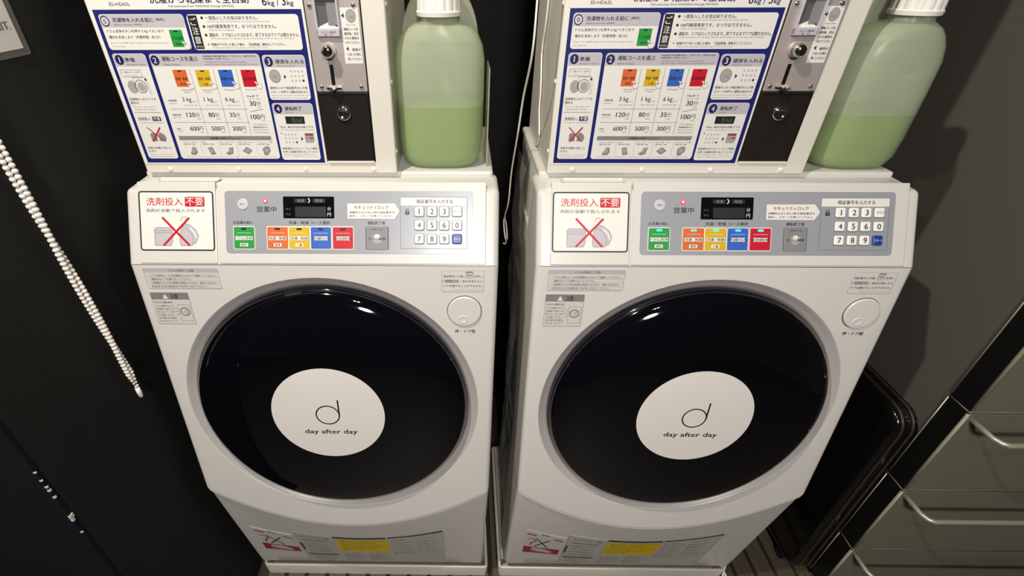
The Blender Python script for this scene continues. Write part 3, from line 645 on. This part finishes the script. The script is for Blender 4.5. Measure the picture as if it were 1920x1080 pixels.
    for i, (u, t, e) in enumerate(((.0817, 'バスタオル・大判タオル', 'Bath towel'), (.1121, '毛布', 'Blanket'), (.1414, 'シャツ', 'Shirt'), (.1708, 'タオル', 'Towel'), (.2025, 'Tシャツ・下着', 'T-shirt'))):
        txt(t, u - .0130, u + (.012 if i != 1 else -.006), .0350, .0328, 'ink_soft'); txt('1枚 約 70g', u - .0120, u + .0060, .0318, .0294, 'ink', bold=.014); txt(e + ' 0.7 kg', u - .0130, u + .0125, .0108, .0090, 'ink_soft')
        sh = ([(-.005, .016), (.001, .0268), (.006, .0255), (.0072, .018), (.003, .0135), (-.004, .0138)], [(-.0052, .0255), (.0025, .0268), (.0062, .015), (-.002, .0135)], [(-.0075, .0165), (-.002, .0185), (.000, .0250), (.0072, .0265), (.0050, .0155), (-.003, .0135)], [(-.0080, .0200), (0, .0270), (.0085, .0210), (.0008, .0145)], [(-.0065, .0240), (.0, .0280), (.0055, .0270), (.0060, .020), (.0, .0130), (-.0055, .0135)])[i]
        p.poly([(u + a, b - .0006) for a, b in sh], 'ink_grey', 3); p.poly([(u + a * .6, (b - .0204) * .55 + .0204) for a, b in sh], 'coin_grey', 4)
        if i: p.line((u - .0152, .0355), (u - .0152, .0090), .0004, 'coin_grey', 3)
    # panel 3
    txt('硬貨を入れる', .2440, .2862, .1555, .1498, 'ink', bold=.012, l=5); txt('(Insert coins)', .2450, .2720, .1478, .1458, 'ink_soft', l=5)
    p.disc(.2395, .1325, .0085, 'ink_grey', 3, .0095); p.disc(.2395, .1325, .0075, 'coin_grey', 4, .0085); txt('100', .2360, .2430, .1335, .1300, 'ink_grey', l=5); p.poly([(.2530, .1350), (.2565, .1318), (.2530, .1285)], 'ink', 3)
    for r in range(3):
        for c in range(4): p.rect(.2630 + c * .0056, .2660 + c * .0056, .1378 - r * .0065, .1408 - r * .0065, 'ink' if (r == 2 and c == 3) else 'lilac', 3, .0006)
    txt('硬貨を入れて暗証番号を入力後', .2285, .2855, .1180, .1142, 'ink', bold=.010); txt('スタートを押すと運転を始めます', .2285, .2855, .1122, .1084, 'ink', bold=.010); txt('Insert the coins and input the desired number. The', .2285, .2860, .1060, .1042, 'ink_soft'); txt('machine "Press スタート" to start a wash.', .2285, .2840, .1028, .1010, 'ink_soft')
    # panel 4
    txt('運転終了', .2445, .2710, .0890, .0832, 'ink', bold=.012, l=5); txt('(Finish)', .2450, .2560, .0812, .0794, 'ink_soft', l=5)
    p.rect(.2427, .2725, .0628, .0742, 'ink', 3); txt('End', .2530, .2680, .0722, .0650, 'end_green', l=5, bold=-.01); txt('「End」表示が出れば終了です', .2320, .2845, .0595, .0560, 'ink', bold=.014); txt('The "End" display appears when finished', .2320, .2850, .0540, .0522, 'ink_soft')
    for r in range(3):
        for c in range(4): p.rect(.2360 + c * .0056, .2388 + c * .0056, .0448 - r * .0062, .0476 - r * .0062, 'ink' if (r == 2 and c == 3) else 'lilac', 3, .0006)
    p.disc(.2318, .0480, .0010, 'red', 3); p.poly([(.2620, .0425), (.2655, .0392), (.2620, .0360)], 'ink', 3); p.rect(.2685, .2830, .0330, .0485, 'coin_grey', 3); p.rect(.2695, .2820, .0445, .0475, 'dark_red', 4); txt('ロック解除', .2692, .2825, .0420, .0395, 'ink', bold=.01, l=5); p.disc(.2850, .0330, .0034, 'white_ink', 5)
    txt('暗証番号を入力して「ロック解除」', .2290, .2870, .0255, .0220, 'ink', bold=.010); txt('を押し洗濯物を取り出してください', .2290, .2870, .0200, .0165, 'ink', bold=.010); txt('When the pass number is entered and', .2290, .2800, .0145, .0128, 'ink_soft'); txt('press "ロック解除" button to open the door.', .2290, .2870, .0112, .0094, 'ink_soft')
    p.build('board_print', bd, B)
    # coin mechanism plate
    Fz = FB
    mb = MB(); slab(mb, FB, R_(.0222, .1022, -.52, -.1375, .001), 0, .0006, 'black_metal', .0002); mb.build('recess_trim', root, B)
    mb = MB(); slab(mb, FB, R_(.0240, .1005, -.515, -.2470, .0015), .0004, .0028, 'steel', .0006); pl = mb.build('coin_plate', root, B)
    mb = MB(); slab(mb, FB, R_(.0240, .0995, -.2455, -.2435, .0004), .0004, .0040, 'chrome', .0004); mb.build('plate_edge', pl, B)
    def ball(name, u, z, r, h, m, par, lab=None):
        mb = MB(); rg = []
        for a in (0, .25, .5, .7, .85, .97): rg.append([FB.p(u + r * math.cos(a * math.pi / 2) * math.cos(t), -z + r * math.cos(a * math.pi / 2) * math.sin(t), .0026 + h * math.sin(a * math.pi / 2)) for t in [2 * math.pi * i / 24 for i in range(24)]])
        mb.loft(rg, m, True, True, True); return mb.build(name, par, B)
    for u, z in ((.0312, .3600), (.0920, .3600), (.0318, .2537), (.0918, .2537), (.0312, .465), (.0920, .465)): ball('screw', u, z, .0034, .0032, 'chrome', pl)
    mb = MB(); slab(mb, FB, C_(.0505, .0 - .3035, .0108), .0026, .0050, 'steel', .001); mb.build('knob_collar', pl, B)
    mb = MB(); rg = []
    for r, w in ((.0062, .004), (.0062, .010), (.0086, .011), (.0094, .014), (.0090, .0175), (.0065, .020), (.003, .0212)): rg.append([FB.p(.0505 + r * math.cos(t), -.3035 + r * math.sin(t), w) for t in [2 * math.pi * i / 24 for i in range(24)]])
    mb.loft(rg, 'chrome', True, True, True); mb.build('return_knob', pl, B)
    mb = MB(); slab(mb, FB, R_(.0476, .0532, -.2845, -.2560, .0012), .0026, .0030, 'black_metal', .0001); mb.build('coin_slot', pl, B)
    mb = MB(); rg = [[FB.p(a, -.2545 - b, c) for a, b, c in pts] for pts in ([(.0395, .000, .0028), (.0450, .0015, .0028), (.0510, -.002, .0028), (.0570, .0015, .0028), (.0625, .000, .0028)], [(.0400, -.001, .0075), (.0450, 0, .0110), (.0510, -.004, .0135), (.0570, 0, .0110), (.0620, -.001, .0075)], [(.0400, -.0028, .0075), (.0450, -.0018, .0112), (.0510, -.006, .0137), (.0570, -.0018, .0112), (.0620, -.0028, .0075)], [(.0395, -.0022, .0028), (.0450, -.0006, .0028), (.0510, -.0042, .0028), (.0570, -.0006, .0028), (.0625, -.0022, .0028)])]
    mb.loft(rg, 'chrome', closed=False); mb.build('coin_lip', pl, B)
    # coin return window
    mb = MB()
    for u0, u1, z0, z1 in ((.0370, .0402, .322, .372), (.0680, .0712, .322, .372), (.0370, .0712, .366, .372), (.0370, .0712, .3215, .3315)): slab(mb, FB, R_(u0, u1, -z1, -z0, .0008), .0026, .0078, 'lilac', .0012)
    rw = mb.build('return_window', pl, B)
    mb = MB(); slab(mb, FB, R_(.0400, .0685, -.366, -.330, .0005), .0026, .0032, 'ink_soft', .0001); mb.build('window_back', rw, B)
    mb = MB(); mb.add([FB.p(a, -b, c) for a, b, c in ((.0402, .3315, .0078), (.0680, .3315, .0078), (.0680, .3325, .0034), (.0560, .3400, .0034), (.0402, .3335, .0034))], [(0, 1, 2, 3, 4)], 'white_ink'); mb.build('return_chute', rw, B)
    mb = MB(); slab(mb, FB, R_(.0545, .0682, -.364, -.336, .0005), .0030, .0050, 'button_grey', .0006); mb.build('return_flap', rw, B)
    p = Print(FB.p, w=.0078); p.text('コイン返却', .0440, .0640, -.3290, -.3262, 'ink_soft', bold=.01); p.text('返　口', .0480, .0590, -.3255, -.3230, 'ink_soft', bold=.01); p.build('window_lettering', rw, B)
    mb = MB(); slab(mb, FB, R_(.0720, .0980, -.3572, -.2858, .0008), .0026, .0031, 'white_ink', .0001); lb = mb.build('payment_label', pl, B)
    p = Print(FB.p, w=.0031); p.poly([(.0775, -.3505), (.0735, -.3475), (.0775, -.3445)], 'ink'); p.disc(.0870, -.3470, .0072, 'ink_grey', 1, .0085); p.disc(.0870, -.3470, .0064, 'coin_grey', 2, .0077); p.text('100', .0835, .0905, -.3470, -.3430, 'ink_grey', 3); p.text('Coin only', .0790, .0930, -.3370, -.3350, 'ink_soft')
    for i, t in enumerate(('運転コースを', '選択後、表示', 'された硬貨を', '入れてください')): p.text(t, .0750, .0955, -.3325 + i * .0056, -.3290 + i * .0056, 'ink', bold=.014)
    p.poly([(.0790, -.3085), (.0755, -.3055), (.0790, -.3028)], 'ink')
    for i, t in enumerate(('硬貨が', 'つまった時に', '押してください')): p.text(t, (.0840, .0765, .0765)[i], .0965, -.3065 + i * .0062, -.3028 + i * .0062, 'ink', bold=.014)
    p.build('label_print', lb, B)
    # cash door with its lock
    mb = MB(); slab(mb, FB, R_(.0240, .0990, -.2425, -.1400, .0010), .0004, .0022, 'dark_steel', .0006); cd = mb.build('cash_door', root, B); cd['label'] = 'black cash door'
    mb = MB(); rg = []
    for r, w in ((.0110, .0015), (.0110, .0040), (.0095, .0065), (.0070, .0078), (.0060, .0062), (.0028, .0060)): rg.append([FB.p(.0605 + r * math.cos(t), -.2150 + r * math.sin(t), w) for t in [2 * math.pi * i / 28 for i in range(28)]])
    mb.loft(rg, 'chrome', True, True, True); mb.build('lock', cd, B)
    mb = MB(); slab(mb, FB, R_(.0596, .0614, -.2185, -.2115, .0005), .0058, .0066, 'ink', .0001); mb.build('keyhole', cd, B)
    mb = MB(); slab(mb, FB, R_(.0235, .1000, -.1392, -.1362, .0006), .0004, .0032, 'white_ink', .0005); mb.build('door_sill', cd, B)
    return root
cb1 = make_box()
cb2 = copy_tree(cb1); cb2.location.x += PITCH
cb2['label'] = 'white coin control box with blue-framed instruction board on the right machine'
bpy.data.objects.remove(_to)

# ------------------------------------------------------------------ detergent bottles
def make_bottle(x, y, level, label):
    Z = ZF + .1168; B = Vector((x, y, Z)); root = empty('detergent_bottle', B, label, 'bottle', 'large detergent bottles beside the coin boxes')
    def sect(hw, hd, z, n=40, e=3.4, cy=0):
        r = []
        for i in range(n):
            t = 2 * math.pi * i / n; c, s = math.cos(t), math.sin(t)
            r.append((x + hw * abs(c) ** (2 / e) * (1 if c > 0 else -1), y + cy + hd * abs(s) ** (2 / e) * (1 if s > 0 else -1), Z + z))
        return r
    S = [(.0, .050, .036, 0), (.002, .056, .042, 0), (.008, .063, .047, 0), (.022, .0685, .051, 0), (.05, .0705, .0525, 0), (.12, .0708, .053, 0), (.165, .0705, .0525, 0), (.185, .067, .050, -.001), (.200, .060, .046, -.003), (.210, .049, .040, -.008), (.216, .036, .032, -.014), (.219, .028, .027, -.019), (.228, .026, .026, -.020)]
    mb = MB(); mb.loft([sect(a, b, z, e=(3.2 - 1.0 * max(0, min(1, (z - .16) / .06))), cy=c) for z, a, b, c in S], 'bottle_plastic', True, False, True); mb.build('bottle_body', root, B)
    mb = MB(); W_ = [(level + .001, .0690, .0510, 0)] + [(z, a - .0014, b - .0014, c) for z, a, b, c in S if level + .01 < z < .217]
    mb.loft([sect(a, b, z, e=(3.2 - 1.0 * max(0, min(1, (z - .16) / .06))), cy=c) for z, a, b, c in W_], 'bottle_plastic', False, False, True); mb.build('inner_wall', root, B)
    mb = MB(); L = [(z, a - .0022, b - .0022, c) for z, a, b, c in S if .003 < z < level]
    L = [(.004, .055, .041, 0)] + L + [(level, .0683, .0503, 0)]
    mb.loft([sect(a, b, z, e=3.2, cy=c) for z, a, b, c in L], 'bottle_liquid', True, True, True); o = mb.build('liquid', root, B); smooth_by(o, 50); o['label'] = 'pale green liquid'
    # arched handle rising behind the cap
    mb = MB(); rings = []
    for cy, sc in ((.010, .92), (.014, 1.0), (.032, 1.0), (.037, .92)):
        r = []
        for i in range(25):
            t = math.pi * i / 24; r.append((x + .060 * sc * math.cos(t), y + cy, Z + .188 + .085 * sc * math.sin(t)))
        rings.append(r)
    mb.loft(rings, 'bottle_plastic', True, True); o = mb.build('handle', root, B); smooth_by(o, 50)
    # ribbed screw cap on a neck collar
    mb = MB(); cx, cy = x, y - .020; rings = []
    for z, r in ((.2265, .030), (.2265, .0325), (.232, .0335), (.234, .0320), (.262, .0310), (.266, .0290)):
        rings.append([(cx + (r - (.0012 if (i % 3 == 0 and .233 < z < .265) else 0)) * math.cos(2 * math.pi * i / 48), cy + (r - (.0012 if (i % 3 == 0 and .233 < z < .265) else 0)) * math.sin(2 * math.pi * i / 48), Z + z) for i in range(48)])
    mb.loft(rings, 'cap_white', True, True); mb.build('screw_cap', root, B)
    return root
make_bottle(.2080, .168, .100, 'translucent bottle half full of green detergent on the left machine')
make_bottle(PITCH + .232, .165, .088, 'translucent bottle half full of green detergent on the right machine')
# thin upright plate beside the left bottle
mb = MB(); mb.rbox(.2845, .2866, .135, .215, ZF + .1168, ZF + .272, 'acrylic', .0006); mb.rbox(.15, .2866, .222, .224, ZF + .1168, ZF + .135, 'acrylic', .0006)
tag(mb.build('bottle_guard'), 'thin clear upright plate at the right side of the left bottle', 'plate')

# ------------------------------------------------------------------ bead chain on the black wall
ch = empty('bead_chain', (-.323, -.09, ZF + .28), 'white twisted bead chain hanging down the black wall', 'chain'); cb_ = Vector((-.323, -.09, ZF + .28))
bead = None; zt, zb = .290, -.217; n = int((zt - zb) / .0074)
pend = []
for i in range(n):
    z = zt - (zt - zb) * i / (n - 1); a = z * 15.5 + .9; y = -.0765 - .017 * (z + .226) / .45 - .002 * math.sin(z * 9)
    fade = min(1, (i + 1) / 1.0, (n - i) / 7.0)
    for s in (-1, 1):
        off = Vector((math.cos(a) * .0030 * s, math.sin(a) * .0034 * s, s * math.cos(a) * .0012)) * max(.35, fade)
        if bead is None:
            m_ = MB(); rg = []
            for k in range(1, 8): t = math.pi * k / 8; rg.append([(.0038 * math.sin(t) * math.cos(q), .0047 * math.sin(t) * math.sin(q), -.0038 * math.cos(t)) for q in [2 * math.pi * j / 10 for j in range(10)]])
            m_.loft(rg, 'bead_white', True, True, True); o = m_.build('bead', ch); bead = o.data
        else:
            o = bpy.data.objects.new('bead', bead); COL.objects.link(o); o.parent = ch
        o.location = Vector((-.323, y, ZF + z)) + off - cb_; o.rotation_euler = (random.uniform(-.3, .3), 0, a)
        o.scale = (1, 1, 1) if fade == 1 else (max(.6, fade),) * 3
mb = MB(); mb.tube([(-.323, -.0768, ZF - .206), (-.323, -.0766, ZF - .216), (-.323, -.0764, ZF - .225), (-.323, -.0764, ZF - .229)], [.0035, .0042, .0036, .0015], 'bead_white', 10); mb.build('end_tip', ch, cb_)

# ------------------------------------------------------------------ paper notice in a clear sleeve
FS = Fr((-.3345, .032, ZF + .309), (0, 1, 0), (0, 0, -1), (1, 0, 0)); B = FS.p(-.1, -.1)
nt_ = empty('notice', B, 'paper notice in a clear plastic sleeve on the black wall', 'notice')
mb = MB(); slab(mb, FS, R_(-.20, 0, -.28, 0, .004), 0, .0010, 'sleeve_plastic', .0002); mb.build('plastic_sleeve', nt_, B)
mb = MB(); slab(mb, FS, R_(-.185, -.0095, -.27, -.0085, .001), .0010, .0014, 'label_paper', .0001); mb.build('paper', nt_, B)
_tc2 = bpy.data.curves.new('lettering', 'FONT'); _to = bpy.data.objects.new('lettering', _tc2); COL.objects.link(_to); _tc = _tc2
p = Print(FS.p, w=.0014); p.text('DEPOSIT.', -.076, -.0150, -.0400, -.0310, 'ink_soft', bold=.01); p.build('notice_lettering', nt_, B)
bpy.data.objects.remove(_to)

# ------------------------------------------------------------------ drawer cabinet at the right
CX, CY = 1.222, -.020; CB = Vector((1.45, .3, 0))
cab = empty('drawer_cabinet', CB, 'tall dark grey metal drawer cabinet at the right edge', 'cabinet')
mb = MB(); mb.box(CX + .002, 1.75, CY + .048, .70, .03, 1.85, 'cabinet_grey'); mb.build('carcass', cab, CB)
mb = MB(); mb.box(CX + .02, 1.73, CY + .09, .68, 0, .03, 'cabinet_dark'); mb.build('plinth', cab, CB)
zs = [-1.0, -.810, -.5625, -.3125, .02, .35, .80]
for i, (z0, z1) in enumerate(zip(zs, zs[1:])):
    z0 += ZF + .0016; z1 += ZF - .0016
    mb = MB(); F = Fr((0, 0, 0), (1, 0, 0), (0, 0, 1), (0, -1, 0))
    mb.loft([[F.p(u, v, w) for u, v in rrect(CX + j, 1.748 - j, z0 + j, z1 - j, .003)] for w, j in ((-(CY + .046), 0), (-(CY + .0015), 0), (-CY, .0015))], 'cabinet_dark', True, False)
    slab(mb, F, R_(CX + .0015, 1.7465, z0 + .0015, z1 - .0015, .002), -CY - .0002, -CY + .0006, 'drawer_grey', .0004)
    dr = mb.build('drawer', cab, CB)
    mb = MB()
    for xx in (CX + .003,): mb.tube([(xx, CY + .0015, z0 + .005), (xx, CY + .0015, z1 - .004)], .0036, 'edge_highlight', 6)  # pale strip paints the bright line on the left bevel
    mb.tube([(CX, CY + .002, z1), (1.745, CY + .002, z1)], .0016, 'drawer_grey', 6); mb.tube([(CX + .001, CY + .004, z1), (CX + .001, CY + .046, z1)], .0012, 'drawer_grey', 6)
    mb.tube([(CX - .0002, CY + .046, z0 + .004), (CX - .0002, CY + .046, z1 - .003)], .0012, 'handle_metal', 6)  # bright strip stands in for the highlight along the rear edge
    mb.build('edge_trim', dr, CB)
    if i < 4:
        mb = MB(); zh = z1 - .0185; xs = CX + .015; L = .062; r = .0052
        if i == 3: continue
        pts = [(xs, CY, zh), (xs, CY - .028, zh), (xs + .001, CY - L + .016, zh), (xs + .006, CY - L + .006, zh), (xs + .016, CY - L, zh), (xs + .03, CY - L, zh), (1.69, CY - L, zh), (1.705, CY - L + .006, zh), (1.71, CY - L + .02, zh), (1.71, CY, zh)]
        mb.tube(pts, r, 'handle_metal', 10); o = mb.build('handle', dr, CB); o['label'] = 'bent metal bar handle'
# ------------------------------------------------------------------ slim black case standing in the gap
KB = Vector((1.18, .21, 0)); ks = empty('hard_case', KB, 'slim black glossy case with brown edge trim beside the drawer cabinet', 'case')
FK = Fr((0, 0, 0), (0, 1, 0), (0, 0, 1), (-1, 0, 0)); zk = ZF - .385
def ko(i): return rrect(.022 + i, .40 - i, .03 + i, zk - i, .045 - i * .5, 8)
mb = MB(); mb.loft([[FK.p(u, v, w) for u, v in ko(i)] for w, i in ((-1.212, .002), (-1.172, 0), (-1.166, .004), (-1.163, .012))], 'case_black', True, True); o = mb.build('shell', ks, KB); smooth_by(o, 50)
for w, nm in ((-1.178, 'edge_trim'), (-1.200, 'edge_trim')):
    mb = MB(); pts = [FK.p(u, v, w) for u, v in ko(-.0005)]; mb.tube(pts + [pts[0]], .0030, 'case_trim', 6, False); mb.build(nm, ks, KB)
for y in (.08, .33):
    mb = MB(); mb.tube([(1.17, y, .016), (1.205, y, .016)], .016, 'rubber', 14); mb.build('wheel', ks, KB)

# ------------------------------------------------------------------ cords and clear film between the machines
def spline(P, k=6):
    P = [Vector(p) for p in P]; Q = []
    for i in range(len(P) - 1):
        a, b, c, d = P[max(i - 1, 0)], P[i], P[i + 1], P[min(i + 2, len(P) - 1)]
        for j in range(k):
            t = j / k; Q.append(.5 * ((2 * b) + (c - a) * t + (2 * a - 5 * b + 4 * c - d) * t * t + (3 * b - a - 3 * c + d) * t ** 3))
    return Q + [P[-1]]
X = PITCH - .325
mb = MB(); mb.tube(spline([(X, .10, ZF + .54), (X, .078, ZF + .41), (X, .080, ZF + .37), (X, .090, ZF + .30), (X, .160, ZF + .225), (X, .20, ZF + .160), (X, .27, ZF + .06), (X, .295, ZF - .02), (X - .002, .335, ZF - .07), (X + .004, .35, ZF - .10), (X + .006, .33, ZF - .125), (X, .31, ZF - .115), (X - .004, .32, ZF - .09), (X - .002, .35, ZF - .085), (X + .006, .36, ZF - .115), (X + .004, .335, ZF - .14), (X - .003, .315, ZF - .13)]), .0016, 'cord_white', 8)
tag(mb.build('power_cord'), 'thin white cord hanging in the gap between the two machines', 'cord')
X = PITCH - .2862
mb = MB(); mb.tube(spline([(X, .225, ZF + .54), (X, .24, ZF + .345), (X, .262, ZF + .284), (X, .238, ZF + .228), (X, .232, ZF + .19), (X, .205, ZF + .145), (X - .001, .25, ZF + .121)]), .0015, 'cord_white', 8)
tag(mb.build('signal_cord'), 'thin white cord running down the side of the right coin box', 'cord')
mb = MB(); rng = random.Random(3); rings = []
for i in range(34):
    t = i / 33; z = ZF + .10 - .95 * t; row = []
    for j in range(7):
        u = j / 6; y = .175 + .02 * math.sin(t * 9) + u * (.10 + .05 * math.sin(t * 5 + 1)); xx = PITCH - .3075 - .006 * math.sin(u * 9 + t * 14) - .003 * math.sin(t * 31 + u * 5) + rng.uniform(-.001, .001)
        row.append((xx, y, z + .008 * math.sin(u * 7 + t * 11)))
    rings.append(row)
mb.loft(rings, 'clear_film', closed=False, smooth=True)
tag(mb.build('plastic_film', recalc=False), 'crumpled clear plastic film hanging on the right machine\'s left side', 'plastic sheet')
mb = MB(); mb.tube(spline([(PITCH + .300, .03, .044), (PITCH + .312, .012, .03), (PITCH + .322, -.002, .012), (PITCH + .340, -.03, .004), (PITCH + .36, -.08, .004)]), .0028, 'cord_white', 8); mb.tube(spline([(PITCH + .318, .03, .04), (PITCH + .308, .010, .02), (PITCH + .300, -.01, .004), (PITCH + .29, -.06, .004)]), .0028, 'cord_white', 8)
tag(mb.build('earth_wire'), 'crossed white wires at the front right corner of the right pan', 'wire')
